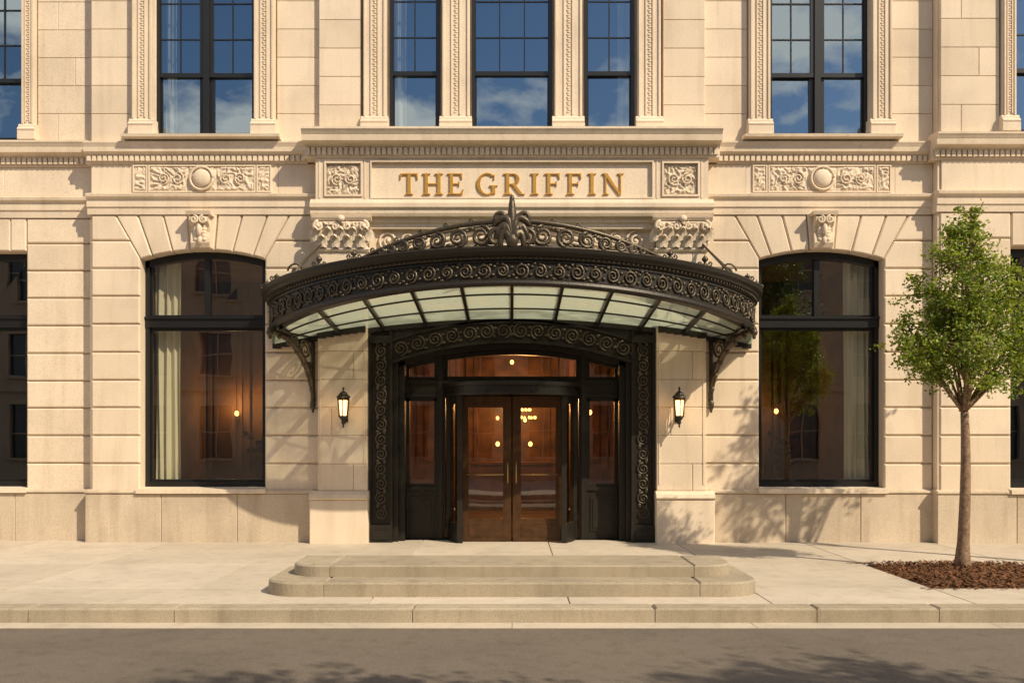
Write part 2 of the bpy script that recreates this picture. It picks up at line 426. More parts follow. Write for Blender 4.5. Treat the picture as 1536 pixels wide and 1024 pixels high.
for s in (-1,1):
    side(s,3.4,B+(-.02 if s>0 else .06),0,Z(216),Z(246),.16)
    a,b=s*5.12-1.30,s*5.12+1.30
    pl.mould(a,b,[(.2,Z(216)+.032),(-.17,Z(216)+.032),(-.19,Z(213)),(-.26,Z(212)),(-.27,Z(208)),(-.1,Z(206)),(.3,Z(206))])
    yo=YL if s<0 else YR
    side(s,B+.065 if s<0 else B-.12,13.5,yo,Z(210),Z(245),.24)
    prof=lambda y:[(y+.3,Z(322)),(y-.02,Z(322)),(y-.03,Z(312)),(y-.05,Z(311)),(y-.05,Z(300)),(y-.10,Z(297)),(y-.11,Z(293)),(y-.02,Z(290)),(y+.3,Z(290))]
    pl.mould(min(s*3.22,s*(B+(.04 if s<0 else -.02))),max(s*3.22,s*(B+(.04 if s<0 else -.02))),prof(0))
    pl.mould(min(s*(B+.045),s*13.5) if s<0 else B-.05,max(s*(B+.045),s*13.5) if s<0 else 13.5,prof(yo))
    for a,b in ((3.22,3.9),(6.38,B-.014)):
        pl.block(min(s*a,s*b),max(s*a,s*b),Z(290),Z(246),.2,0,.008,.001)
    a,b=sorted((s*3.9,s*6.38)); pl.tint=.7; pl.box(a,b,.0,.2,Z(290),Z(246))
    for a,b in ((B+.035,8.6),(8.6,10.2),(10.2,11.9),(11.9,13.5)):
        pl.block(min(s*a,s*b),max(s*a,s*b),Z(290),Z(245),yo+.3,yo,.008,.001)
    pl.tint=.9
    c=s*5.16
    for x0,x1 in ((c-.87,c+.87),(c-1.13,c-.93),(c+.93,c+1.13)):
        frame(pl,x0,x1,Z(287),Z(250),0,.022,.03)
pl.tint=.5; pl.box(-2.37,2.37,-.05,.2,3.75,Z(346))
for k,(ro,dy) in enumerate(((0,.0),(.10,-.03))):
    pts=[]
    for i in range(41):
        x=-2.3+4.6*i/40; pts.append((x,-.07+dy,Z(345)-.02-ro-.10*x*x*1.2))
    pl.tube(pts,.028,6)
pl.build('pilasters_and_entablature',STONE,hotel)

for s in (-1,1):
    c=s*5.16
    relief(c-.87,c-.24,Z(287),Z(250),-.005,.042,15,3+s); relief(c+.24,c+.87,Z(287),Z(250),-.005,.042,15,9+s)
    relief(c-.24,c+.24,Z(287),Z(250),-.004,.03,15,5+s)
    relief(c-1.13,c-.93,Z(287),Z(250),-.005,.04,16,15+s); relief(c+.93,c+1.13,Z(287),Z(250),-.005,.04,16,25+s)
    for k in (-1,1):
        for cx,r,d in ((.40,.11,1),(.64,.10,-1)):
            rel.tube([(c+k*x,-.04,z) for x,z in spiral(cx,Z(268.5),r,1.8,math.pi/2*d,d,20)],.013,5)
    rel.ell((c,-.04,Z(268.5)),(.155,.075,.155),20,10)
    ring=[(c+.19*math.cos(t*math.pi/12),-.055,Z(268.5)+.19*math.sin(t*math.pi/12)) for t in range(25)]
    rel.tube(ring,.022,6)
for k,(a,b) in enumerate(sp_):
    relief(a,b,Z(298),Z(252),CY+.045,.045,16,40+k*7)
    for j in (-1,1): rel.tube([(x,CY+.0,z) for x,z in spiral((a+b)/2+j*.11,Z(275),.10,1.7,math.pi/2*j,j,20)],.013,5)
for s in (-1,1):
    for cx,r in ((s*2.05,.17),(s*1.72,.12),(s*1.45,.09)):
        rel.tube([(x,-.08,z) for x,z in spiral(cx,Z(357)-.06*(cx/2)**2,r,1.8,math.pi/2*s,s)],.022,6)
        rel.ell((cx,-.07,Z(357)-.06*(cx/2)**2),(.04,.05,.04))
rel.build('carved_panels',STONE,hotel,True)

# ------------------------------------------------- upper wall ashlar + surrounds
up=MB()
def ashlar(x0,x1,z0,z1,y,yb,h=.47,w=1.25):
    k=0;z=z0
    up.tint=.1; up.box(x0+.01,x1-.01,y+.015,yb-.01,z0,z1-.01)
    while z<z1-.01:
        zt=min(z1,z+h); 
        n=max(1,math.ceil((x1-x0)/w)); 
        if n==1 :
            cuts=[x0,x1] if (k%2 or x1-x0<.75) else [x0,x0+(x1-x0)*(.35+.3*((k//2)%2)),x1]
        else:
            cuts=[x0]+[x0+(i+(.5 if k%2 else 0)+.0)*(x1-x0)/n for i in range(0 if k%2 else 1,n)]+[x1]
        for a,b in zip(cuts[:-1],cuts[1:]): up.block(a,b,z,zt,yb,y,.008,.003)
        z=zt;k+=1
z0=Z(206)+.03
for s in (-1,1):
    a,b=sorted((s*2.50,s*3.20)); ashlar(a,b,z0,TOP,-.10,.3)
    a,b=sorted((s*3.20,s*3.92)); ashlar(a,b,Z(216)+.03,TOP,0,.3)
    a,b=sorted((s*6.32,s*(B-.014))); ashlar(a,b,Z(216)+.03,TOP,0,.3)
    yo=YL if s<0 else YR
    a,b=sorted((s*(B+.0),s*8.0)); ashlar(a,b,Z(210)+.03,TOP,yo-.05,yo+.3)
    a,b=sorted((s*10.2,s*13.5)); ashlar(a,b,Z(210)+.03,TOP,yo-.05,yo+.3)
bead=MB()
def surround(x0,x1,y,zb,beads=True):
    up.tint=.7
    xm=(x0+x1)/2; w=x1-x0
    up.box(x0,x1,y,.33+max(0,y),zb,TOP)
    up.prism([(x0-.04,zb+.001),(x1+.04,zb+.001),(x1+.04,zb+.14),(x0-.04,zb+.14)],.2+max(0,y),y-.07,.006,rnd=False)
    up.mould(x0-.035,x1+.035,[(.2+max(0,y),zb+.14),(y-.065,zb+.14),(y-.08,zb+.17),(y-.06,zb+.20),(y-.035,zb+.215),(y-.035,zb+.24),(y-.01,zb+.27),(.2+max(0,y),zb+.27)])
    for f in (x0+.015,x1-.04):
        up.box(f,f+.025,y-.025,y+.01,zb+.27,TOP)
    h=w*.13
    up.box(xm-h-.018,xm-h,y-.02,y+.01,zb+.30,TOP); up.box(xm+h,xm+h+.018,y-.02,y+.01,zb+.30,TOP)
    if beads:
        z=zb+.34;k=0
        while z<9.8:
            bead.ell((xm+.008*(1 if k%2 else -1),y-.001,z),(.030,.014,.019),6,4); 
            z+=.040;k+=1
for s in (-1,1):
    zb=Z(206)+.001
    for a,b in ((.70,1.16),(2.08,2.46)):
        x0,x1=sorted((s*a,s*b)); surround(x0,x1,-.14,z0+.0)
    for a,b in ((5.12-1.18,5.12-.84),(5.12+.84,5.12+1.18)):
        x0,x1=sorted((s*a,s*b)); surround(x0,x1,-.10,zb)
    yo=YL if s<0 else YR
    for a,b in ((8.02,8.24),(9.92,10.18)):
        x0,x1=sorted((s*a,s*b)); surround(x0,x1,yo-.12,Z(210)+.031)
up.build('upper_ashlar',STONE,hotel)
bead.build('bead_ornament',STONE,hotel,True)
orn.build('carved_capitals',STONE,hotel,True)

# ------------------------------------------------- windows
fr=MB(); gu=MB(); gl=MB(); cu=MB()
def bar(x0,x1,z0,z1,y,d=.06): fr.box(x0,x1,y-d/2,y+d/2,z0,z1)
def curtain(x0,x1,z0,z1,y):
    vs=[];fs=[];n=60;m=12
    for j in range(m+1):
        t=j/m
        for i in range(n+1):
            u=i/n; x=x0+(x1-x0)*u
            vs.append((x+ .01*math.sin(t*5+u*9),y+.035*math.sin(u*(x1-x0)*52+.6*math.sin(t*3))+.012*math.sin(u*37),z0+(z1-z0)*t))
    for j in range(m):
        for i in range(n): a=j*(n+1)+i; fs.append((a,a+1,a+n+2,a+n+1))
    cu.add(vs,fs)
def upwin(x0,x1,y,mull,cols,sheer=0):
    zt=uz1; zb=uz0
    if mull: xsw=[(x0,(x0+x1)/2-.045),((x0+x1)/2+.045,x1)]; bar((x0+x1)/2-.05,(x0+x1)/2+.05,zb,zt,y-.01,.12)
    else: xsw=[(x0,x1)]
    bar(x0,x1,zb,zb+.05,y,.11)
    bar(x0,x0+.055,zb,zt,y-.005,.125); bar(x1-.055,x1,zb,zt,y-.005,.125)
    zm=Z(110)
    for a,b in xsw:
        fw=.05
        bar(a,a+fw+.03,zb,zm,y+.02,.05); bar(b-fw-.03,b,zb,zm,y+.02,.05)
        bar(a,a+fw+.02,zm,zt,y-.02,.05); bar(b-fw-.02,b,zm,zt,y-.02,.05)
        bar(a,b,zb+.03,zb+.10,y+.021,.05); bar(a,b,zm-.035,zm+.035,y-.021,.06)
        for c in range(1,cols):
            xx=a+fw+(b-a-2*fw)*c/cols; bar(xx-.010,xx+.010,zm,zt,y-.022,.03)
        for zz in (zm+.60,zm+1.20,zm+1.8,zm+2.4):
            bar(a,b,zz-.010,zz+.010,y-.0215,.029)
        tx=R.uniform(-.008,.008); tz=R.uniform(-.014,.014)
        gu.add([(a,y+.02,zb),(b,y+.02+tx,zb),(b,y+.02+tx+tz,zm),(a,y+.02+tz,zm)],[(0,1,2,3)])
        tx=R.uniform(-.008,.008); tz=R.uniform(-.014,.014)
        gu.add([(a,y-.02,zm),(b,y-.02+tx,zm),(b,y-.02+tx+tz,zt),(a,y-.02+tz,zt)],[(0,1,2,3)])
    if sheer<=0 and sheer!=-9: curtain(x0+.05,x0+.26,zb,zt,y+.22)
    if sheer>=0 and sheer!=9: curtain(x1-.26,x1-.05,zb,zt,y+.22)
upwin(-.67,.67,.06,False,3,-9)
for s in (-1,1):
    a,b=sorted((s*1.2,s*2.04)); upwin(a,b,.06,False,2,s)
    upwin(s*5.12-.83,s*5.12+.83,.14,True,2,s if s<0 else -9)
    a,b=sorted((s*8.25,s*9.9)); upwin(a,b,(YL if s<0 else YR)+.14,True,2,-9)
def lowwin(xc,hw,y,arched):
    x0,x1=xc-hw,xc+hw; zb=zs0+.02; zt=zcrown+.02
    fw=.075
    bar(x0,x0+fw,zb,zt,y,.14); bar(x1-fw,x1,zb,zt,y,.14); bar(x0,x1,zb,zb+.09,y-.005,.14)
    zt0,zt1=ZD(492,y),ZD(478,y)
    bar(x0,x1,zt0,zt1,y-.02,.15); bar(x0,x1,zt1-.015,zt1+.02,y-.04,.17)
    bar(x0+fw,x0+fw+.035,zb,zt,y+.01,.06); bar(x1-fw-.035,x1-fw,zb,zt,y+.01,.06)
    bar(xc-.045,xc+.045,zt1,zt,y,.10)
    bar(x0+fw,x1-fw,zt1+.02,zt1+.06,y+.01,.05); bar(x0+fw,x1-fw,zt0-.05,zt0,y+.01,.05); bar(x0+fw,x1-fw,zb+.09,zb+.13,y+.01,.05)
    if arched:
        Rr=(HW**2+(zcrown-zspring)**2)/(2*(zcrown-zspring)); zc=zcrown-Rr
        pts=[(dx,zc+math.sqrt(Rr*Rr-dx*dx)) for dx in [hw*(i/12*2-1) for i in range(13)]]
        for (d0,h0),(d1,h1) in zip(pts[:-1],pts[1:]):
            fr.prism([(xc+d0,h0-.12),(xc+d1,h1-.12),(xc+d1,h1+.03),(xc+d0,h0+.03)],y+.07,y-.07,0)
    else: bar(x0,x1,zt-.12,zt,y,.141)
    gl.add([(x0,y+.01,zb),(x1,y+.012,zb),(x1,y+.014,zt0),(x0,y+.012,zt0)],[(0,1,2,3)])
    gl.add([(x0,y+.01,zt1),(xc,y+.014,zt1),(xc,y+.012,zt),(x0,y+.01,zt)],[(0,1,2,3)])
    gl.add([(xc,y+.01,zt1),(x1,y+.006,zt1),(x1,y+.012,zt),(xc,y+.01,zt)],[(0,1,2,3)])
for s in (-1,1):
    lowwin(s*W,HW,.30,True)
    yo=YL if s<0 else YR
    lowwin(s*9.16,.94,yo+.30,False)
curtain(-W-HW+.08,-W-HW+.52,zs0,zcrown+.05,.50)
curtain(W+HW-.50,W+HW-.08,zs0,zcrown+.05,.50)
fr.build('window_frames',FRAME,hotel); gu.build('upper_window_glass',GLASSU,hotel); gl.build('lower_window_glass',GLASSL,hotel)
cu.build('curtains',CURT,hotel,True)

# ------------------------------------------------- rooms behind the glass
def room(x0,x1,y0,y1,z0,z1):
    mb=MB()
    mb.add([(x0,y0,z0),(x1,y0,z0),(x1,y1,z0),(x0,y1,z0),(x0,y0,z1),(x1,y0,z1),(x1,y1,z1),(x0,y1,z1)],
           [(0,1,2,3),(4,5,6,7),(1,2,6,5),(2,3,7,6),(3,0,4,7)])
    return mb
def panels(mb,x0,x1,y,z0,z1,n):
    for k in range(n):
        a=x0+(x1-x0)*k/n; w=(x1-x0)/n
        mb.box(a+.06*w,a+.14*w,y-.06,y-.001,z0,z1); mb.box(a+.86*w,a+.94*w,y-.06,y-.001,z0,z1)
        mb.box(a+.22*w,a+.78*w,y-.04,y-.001,z0+1.1,z1-.8)
    mb.box(x0,x1,y-.08,y-.061,z0,z0+.9); mb.box(x0,x1,y-.12,y-.081,z1-.5,z1-.35)
def sideboard(mb,x,y):
    mb.box(x-.5,x+.5,y-.2,y+.2,.15,.85); mb.box(x-.54,x+.54,y-.23,y+.23,.85,.89)
    for a in (-.45,.41): mb.box(x+a,x+a+.04,y-.18,y+.18,.02,.15)
    mb.lathe(x,y,[(.07,.89),(.12,1.0),(.10,1.15),(.05,1.22),(.07,1.26)],12)
    for k in range(26):
        an=k*2.4; r_=.10+.012*k; mb.ell((x+r_*math.cos(an)*.8,y+r_*math.sin(an)*.6,1.35+.25*math.sin(k*1.3)+.01*k),(.07,.06,.05),6,4)
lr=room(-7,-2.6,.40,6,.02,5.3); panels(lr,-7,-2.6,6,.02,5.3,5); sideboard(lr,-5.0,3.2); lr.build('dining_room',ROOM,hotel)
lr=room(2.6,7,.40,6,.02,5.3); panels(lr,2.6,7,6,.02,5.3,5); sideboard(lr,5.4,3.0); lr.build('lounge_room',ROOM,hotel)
for s,yo in ((-1,YL),(1,YR)):
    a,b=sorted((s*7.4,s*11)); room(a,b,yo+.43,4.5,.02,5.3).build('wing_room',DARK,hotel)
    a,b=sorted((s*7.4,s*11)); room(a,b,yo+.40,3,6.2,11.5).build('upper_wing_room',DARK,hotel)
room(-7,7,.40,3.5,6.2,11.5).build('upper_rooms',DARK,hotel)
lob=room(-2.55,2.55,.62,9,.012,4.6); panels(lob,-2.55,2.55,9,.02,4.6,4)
for s in (-1,1):
    for yy in (2.6,4.6,6.6):
        lob.lathe(s*1.35,yy,[(.20,.02),(.20,.2),(.13,.25),(.12,3.6),(.2,3.75),(.22,4.0),(.22,4.6)],14)
lob.box(-1.0,1.0,7.2,7.8,.02,1.1); lob.box(-1.1,1.1,7.1,7.9,1.1,1.16)
for yy in (3.6,5.6,7.6): lob.box(-2.5,2.5,yy-.12,yy+.12,4.0,4.6)
lob.build('lobby',ROOMW,hotel)
lamp=MB()
for x,y,z,r in ((-6.25,5.8,2.3,.05),(-5.35,5.8,2.3,.05),(5.1,5.8,2.35,.05),(6.0,5.8,2.35,.05),
                (-.28,2.6,2.12,.03),(0,1.6,3.12,.035),(-1.75,6.5,2.3,.05),(1.7,5.0,2.3,.05),(-.8,6,2.9,.04),(.9,6,2.9,.04),(-.35,7.5,1.6,.05),(.45,7.5,1.6,.05)):
    lamp.ell((x,y,z),(r,r,r*1.2),10,6)
def chandelier(cx,cy,cz,r,n):
    for k in range(n):
        an=2*math.pi*k/n+.2; lamp.ell((cx+r*math.cos(an),cy+r*math.sin(an),cz),(.022,.022,.034),8,5)
        an+=.4; lamp.ell((cx+r*.5*math.cos(an),cy+r*.5*math.sin(an),cz+.16),(.02,.02,.03),8,5)
    lamp.ell((cx,cy,cz-.05),(.035,.035,.045),8,5)
chandelier(.27,3.9,2.16,.22,9); chandelier(-4.75,3.2,2.75,.16,7)
lamp.build('interior_lamps',BULB2,hotel,True)
def plight(name,loc,e,r=.08,col=(1,.50,.18)):
    l=bpy.data.lights.new(name,'POINT'); l.energy=e; l.color=col; l.shadow_soft_size=r
    o=bpy.data.objects.new(name,l); o.location=loc; scene.collection.objects.link(o); o.parent=hotel; return o
plight('sconce_light',(-6.25,5.6,2.5),26); plight('sconce_light',(-5.35,5.6,2.5),26); plight('sconce_light',(5.15,5.6,2.5),36)
plight('chandelier_light',(.27,4.0,2.55),100); plight('chandelier_light',(0,7.4,2.6),90); plight('vestibule_light',(0,1.7,3.25),14)

# ------------------------------------------------- entrance iron surround
ir=MB(); io=MB(); dg=MB()
zt_o=lambda x: 3.76-.012*x*x
zt_i=lambda x: 3.30-.085*x*x
n=24
for i in range(n):
    a=-2.02+4.04*i/n; b=-2.02+4.04*(i+1)/n
    ir.prism([(a,zt_i(a)),(b,zt_i(b)),(b,zt_o(b)),(a,zt_o(a))],.3,-.06,0)
    for off,w,dy in ((0,.05,.06),(.36,.035,.05)):
        f=lambda x:zt_i(x)+off
        ir.prism([(a,f(a)),(b,f(b)),(b,f(b)+w),(a,f(a)+w)],-.05,-.06-dy,0)
    ir.prism([(a,zt_i(a)-.07),(b,zt_i(b)-.07),(b,zt_i(b)+.01),(a,zt_i(a)+.01)],.45,.12,0)
k=0
x=-1.85
while x<=1.86:
    c=zt_i(x)+.205; d=1 if k%2 else -1
    io.tube([(p,-.075,q) for p,q in spiral(x,c,.13,2.0,math.pi*.5*d,d*(1 if x>0 else -1),26)],[.022-.0004*i for i in range(26)],6)
    io.ell((x+.14,-.07,c+.06*d),(.05,.025,.03)); io.ell((x+.13,-.07,c-.08*d),(.04,.025,.025))
    x+=.285;k+=1
for s in (-1,1):
    a,b=sorted((s*1.98,s*2.375))
    ir.box(a,b,-.04,.3,.0,3.66)
    for f in (a,b-.045): ir.box(f,f+.045,-.10,-.03,.26,3.5)
    ir.box(a-.01,b+.0,-.13,-.02,0,.24); ir.box(a-.005,b,-.12,-.02,.24,.29)
    ir.box(a+.07,b-.07,-.155,-.12,.05,.20)
    ir.box(a,b,-.125,-.02,3.3,3.42)
    z=.48;k=0;cx=(a+b)/2
    while z<3.2:
        d=1 if k%2 else -1
        io.tube([(p,-.055,q) for p,q in spiral(cx,z,.105,1.9,math.pi*.5,d,22)],[.018-.0004*i for i in range(22)],6)
        io.ell((cx+.06*d,-.05,z+.13),(.035,.02,.05)); io.ell((cx-.06*d,-.05,z+.12),(.03,.02,.04))
        z+=.245;k+=1
    a,b=sorted((s*1.80,s*1.98)); ir.box(a,b,.12,.55,0,3.1)
    a,b=sorted((s*1.90,s*1.985)); ir.box(a,b,-.0,.2,0,3.1)
    a,b=sorted((s*1.14,s*1.28)); ir.box(a,b,.36,.54,0,3.3)
    a,b=sorted((s*1.18,s*1.24)); ir.box(a,b,.32,.36,0,3.3)
    a,b=sorted((s*1.28,s*1.80)); 
    ir.box(a,b,.42,.50,0,.88); ir.box(a+.06,b-.06,.40,.42,.14,.74); ir.box(a+.10,b-.10,.385,.40,.20,.68); ir.box(a,b,.38,.42,.84,.90)
    for u in (a,b-.05): ir.box(u,u+.05,.41,.49,.9,2.4)
    ir.box(a,b,.41,.495,2.36,2.42); ir.box(a,b,.412,.49,.9,.95)
    dg.add([(a,.46,.9),(b,.46,.9),(b,.46,2.4),(a,.46,2.4)],[(0,1,2,3)])
    for u in (a,b-.045): ir.box(u,u+.045,.41,.49,2.72,3.1)
    ir.box(a,b,.411,.489,2.72,2.77)
    dg.add([(a,.46,2.72),(b,.46,2.72),(b,.46,3.2),(a,.46,3.2)],[(0,1,2,3)])
ir.box(-1.8,1.8,.38,.52,2.41,2.73); ir.box(-1.8,1.8,.33,.38,2.66,2.71); ir.box(-1.8,1.8,.34,.38,2.43,2.48)
ir.box(-1.14,1.14,.411,.49,2.73,2.78)
for u in (-1.14,1.095): ir.box(u,u+.045,.41,.49,2.73,3.2)
dg.add([(-1.14,.46,2.73),(1.14,.46,2.73),(1.14,.46,3.35),(-1.14,.46,3.35)],[(0,1,2,3)])
for i in range(n):
    a=-1.8+3.6*i/n; b=-1.8+3.6*(i+1)/n; f=lambda x:3.20-.075*x*x
    ir.prism([(a,f(a)-.05),(b,f(b)-.05),(b,f(b)+.3),(a,f(a)+.3)],.52,.40,0)
ir.build('entrance_iron_surround',IRON,hotel); io.build('iron_scroll_ornament',IRON2,hotel,True); dg.build('entrance_glass',GLASSD,hotel)

# revolving door
rev=empty('revolving_door')
rd=MB(); CYD=.45; RO=1.13
def arcbox(mb,r0,r1,z0,z1,a0,a1,n=24):
    for i in range(n):
        t0=math.radians(a0+(a1-a0)*i/n); t1=math.radians(a0+(a1-a0)*(i+1)/n)
        p=[(r0*math.cos(t0),CYD+r0*math.sin(t0)),(r1*math.cos(t0),CYD+r1*math.sin(t0)),(r1*math.cos(t1),CYD+r1*math.sin(t1)),(r0*math.cos(t1),CYD+r0*math.sin(t1))]
        mb.add([(x,y,z0) for x,y in p]+[(x,y,z1) for x,y in p],[(0,1,2,3),(4,5,6,7),(0,1,5,4),(1,2,6,5),(2,3,7,6),(3,0,4,7)])
arcbox(rd,.0,RO,2.45,2.60,180,360,32)
arcbox(rd,.9,RO+.05,2.58,2.64,180,360,32)
arcbox(rd,.9,RO+.03,2.43,2.47,180,360,32)
for s in (-1,1):
    for ang,w in ((0,.06),(-36,.045)):
        t=math.radians(ang); cx=s*1.06*math.cos(t); cy=CYD+1.06*math.sin(t)
        rd.box(cx-w,cx+w,cy-.06,cy+.06,0,2.45)
    a0,a1=(-36,-2) if s>0 else (182,216)
    arcbox(rd,1.03,1.09,0,.32,a0,a1,8); arcbox(rd,1.04,1.08,2.3,2.45,a0,a1,8)
rd.build('drum',IRON,rev)
cgm=MB()
for s in (-1,1):
    a0,a1=(-36,-2) if s>0 else (182,216)
    for i in range(8):
        t0=math.radians(a0+(a1-a0)*i/8); t1=math.radians(a0+(a1-a0)*(i+1)/8); r=1.06
        p=[(r*math.cos(t0),CYD+r*math.sin(t0)),(r*math.cos(t1),CYD+r*math.sin(t1))]
        cgm.add([(p[0][0],p[0][1],.32),(p[1][0],p[1][1],.32),(p[1][0],p[1][1],2.3),(p[0][0],p[0][1],2.3)],[(0,1,2,3)])
wd=MB(); br=MB(); YD=.02
for s in (-1,1):
    a,b=.015,.86
    def q(u0,u1,z0,z1,y0=YD-.025,y1=YD+.025): 
        x0,x1=sorted((s*u0,s*u1)); wd.box(x0,x1,y0,y1,z0,z1)
    q(a,a+.11,.02,2.42); q(b-.11,b,.02,2.42); q(a+.11,b-.11,.02,.36); q(a+.11,b-.11,2.26,2.42)
    q(a+.14,b-.14,.09,.29,YD-.035,YD-.025); q(a+.11,a+.135,.36,2.26,YD-.018,YD+.018); q(b-.135,b-.11,.36,2.26,YD-.018,YD+.018)
    q(a+.135,b-.135,.36,.385,YD-.018,YD+.018); q(a+.135,b-.135,2.235,2.26,YD-.018,YD+.018)
    x0,x1=sorted((s*(a+.11),s*(b-.11)))
    cgm.add([(x0,YD,.36),(x1,YD,.36),(x1,YD,2.26),(x0,YD,2.26)],[(0,1,2,3)])
    br.tube([(s*(a+.12),YD-.07,1.12),(s*(b-.10),YD-.07,1.12)],.014,8)
    for u in (a+.13,b-.11): br.tube([(s*u,YD-.07,1.12),(s*u,YD-.02,1.12)],.012,8)
    br.tube([(s*.07,YD-.08,.98),(s*.07,YD-.08,1.36)],.014,8)
    for zz in (1.0,1.34): br.tube([(s*.07,YD-.08,zz),(s*.07,YD-.02,zz)],.010,8)
wd.lathe(0,.45,[(.04,.02),(.04,2.44)],10)
for s in (-1,1):
    x0,x1=sorted((s*.05,s*1.0)); 
    wd.box(x0,x1,.86,.90,.02,.30); wd.box(x0,x1,.86,.90,2.28,2.44)
    wd.box(x0,x0+.06,.86,.90,.3,2.28); wd.box(x1-.06,x1,.86,.90,.3,2.28)
wd.build('door_leaves',WOOD,rev); br.build('push_bars',BRASS,rev,True); cgm.build('door_glass',GLASSD,rev)

# ------------------------------------------------- canopy
can=empty('entrance_canopy')
A,Bc=3.95,2.85
zc0=lambda x:3.84-.0270*x*x
hs=lambda x:1+.028*x*x
def S(th,out,h):
    x=(A)*math.cos(th); xo=(A+out)*math.cos(th); y=-(Bc+out)*math.sin(th)
    return (xo,y-.02,zc0(x)+h*hs(x))
cn=MB()
def sweep(mb,prof,n=110,t0=0.0,t1=math.pi):
    m=len(prof); vs=[];fs=[]
    for i in range(n+1):
        th=t0+(t1-t0)*i/n
        for o,h in prof: vs.append(S(th,o,h))
    for i in range(n):
        for k in range(m): fs.append((i*m+k,i*m+(k+1)%m,(i+1)*m+(k+1)%m,(i+1)*m+k))
    fs+=[tuple(range(m)),tuple(range(n*m,(n+1)*m))]
    mb.add(vs,fs)
sweep(cn,[(-.06,0),(.0,0),(.0,.45),(-.06,.45)])
sweep(cn,[(-.10,-.03),(.035,-.03),(.05,-.005),(.04,.03),(.015,.055),(-.10,.055)])
sweep(cn,[(-.02,.315),(.03,.32),(.05,.345),(.09,.36),(.10,.385),(.14,.41),(.15,.455),(.13,.47),(-.12,.47),(-.12,.44),(-.02,.43)])
sweep(cn,[(.0,.275),(.022,.278),(.022,.30),(.0,.303)])
dep=lambda x: Bc*math.sqrt(max(0,1-(x/A)**2))
def zg(x,y):
    return zc0(x)-.15+.22*min(1,abs(y)/2.6)
gp=MB()
xs=[.71*i for i in range(-5,6)]
for x in xs:
    w=.024; d=dep(x); vs=[]
    K=8
    for i in range(K+1):
        y=-d*i/K; zz_=zg(x,y)
        vs+=[(x-w,y,zz_-.06),(x+w,y,zz_-.06),(x+w,y,zz_+.03),(x-w,y,zz_+.03)]
    cn.add(vs,[(4*i+k,4*i+(k+1)%4,4*i+4+(k+1)%4,4*i+4+k) for i in range(K) for k in range(4)])
for i in range(len(xs)-1):
    a,b=xs[i],xs[i+1]
    for j in range(3):
        t0,t1=j/3,(j+1)/3
        vs=[];K=4
        for k in range(K+1):
            x=a+(b-a)*k/K
            y0,y1=-dep(x)*t0,-dep(x)*t1
            vs+=[(x,y0,zg(x,y0)),(x,y1,zg(x,y1))]
        gp.add(vs,[(2*k,2*k+2,2*k+3,2*k+1) for k in range(K)])
for t in (1/3,2/3,.94):
    pts=[]
    for k in range(81):
        x=-3.6+7.2*k/80; y=-dep(x)*t; pts.append((x,y,zg(x,y)-.02))
    cn.tube(pts,.015 if t<.9 else .03,5)
for s in (-1,1):
    vs=[]
    for k in range(9):
        x=s*(3.55+.39*k/8); y=-dep(x); vs+=[(x,0,zg(x,0)),(x,y,zg(x,y))]
    gp.add(vs,[(2*k,2*k+2,2*k+3,2*k+1) for k in range(8)])
for k in range(61):
    x=-3.9+7.8*k/60; z=zc0(x)
    y0=-.02 if abs(x)<2.36 else (-.22 if abs(x)<3.25 else -.02)
    cn.box(x-.066,x+.066,y0-.09,y0,z-.22,z+.0)
cn.build('iron_frame',IRON,can)
gp.build('glass_panels',CG,can)
co=MB()
ths=[i/2000*math.pi for i in range(2001)]; Ls=[0]
for a,b in zip(ths[:-1],ths[1:]):
    Ls.append(Ls[-1]+(Vector(S(b,0,0))-Vector(S(a,0,0))).length)
def th_at(l):
    i=min(2000,bisect.bisect_left(Ls,l)); return ths[i]
tot=Ls[-1]; ns=42
for k in range(ns):
    l0=tot*(k+.5)/ns; d=1 if k%2 else -1; rs=1+.12*math.sin(k*2.3)
    sp=spiral(0,.165,.098*rs,1.9,math.pi/2*d,d,20)
    co.tube([S(th_at(max(0,min(tot,l0+u))),.012,v) for u,v in sp],[.021-.0005*i for i in range(20)],5)
    for du,dv in ((.11,.06*d),(.13,-.05*d),(.0,.09),(-.09,-.08*d),(.07,.10*d)):
        p=S(th_at(max(0,min(tot,l0+du))),.01,.165+dv); co.ell(p,(.032,.02,.022),6,4)
for k in range(150):
    p=S(th_at(tot*(k+.5)/150),.055,.337); co.ell(p,(.018,.018,.018),6,4)
def crest_pt(x,h,out=.07):
    th=math.acos(max(-1,min(1,x/A))); p=S(th,out,.46); return (x,p[1],p[2]+h)
hc=lambda x:.37*(1-(abs(x)/2.15)**1.9)
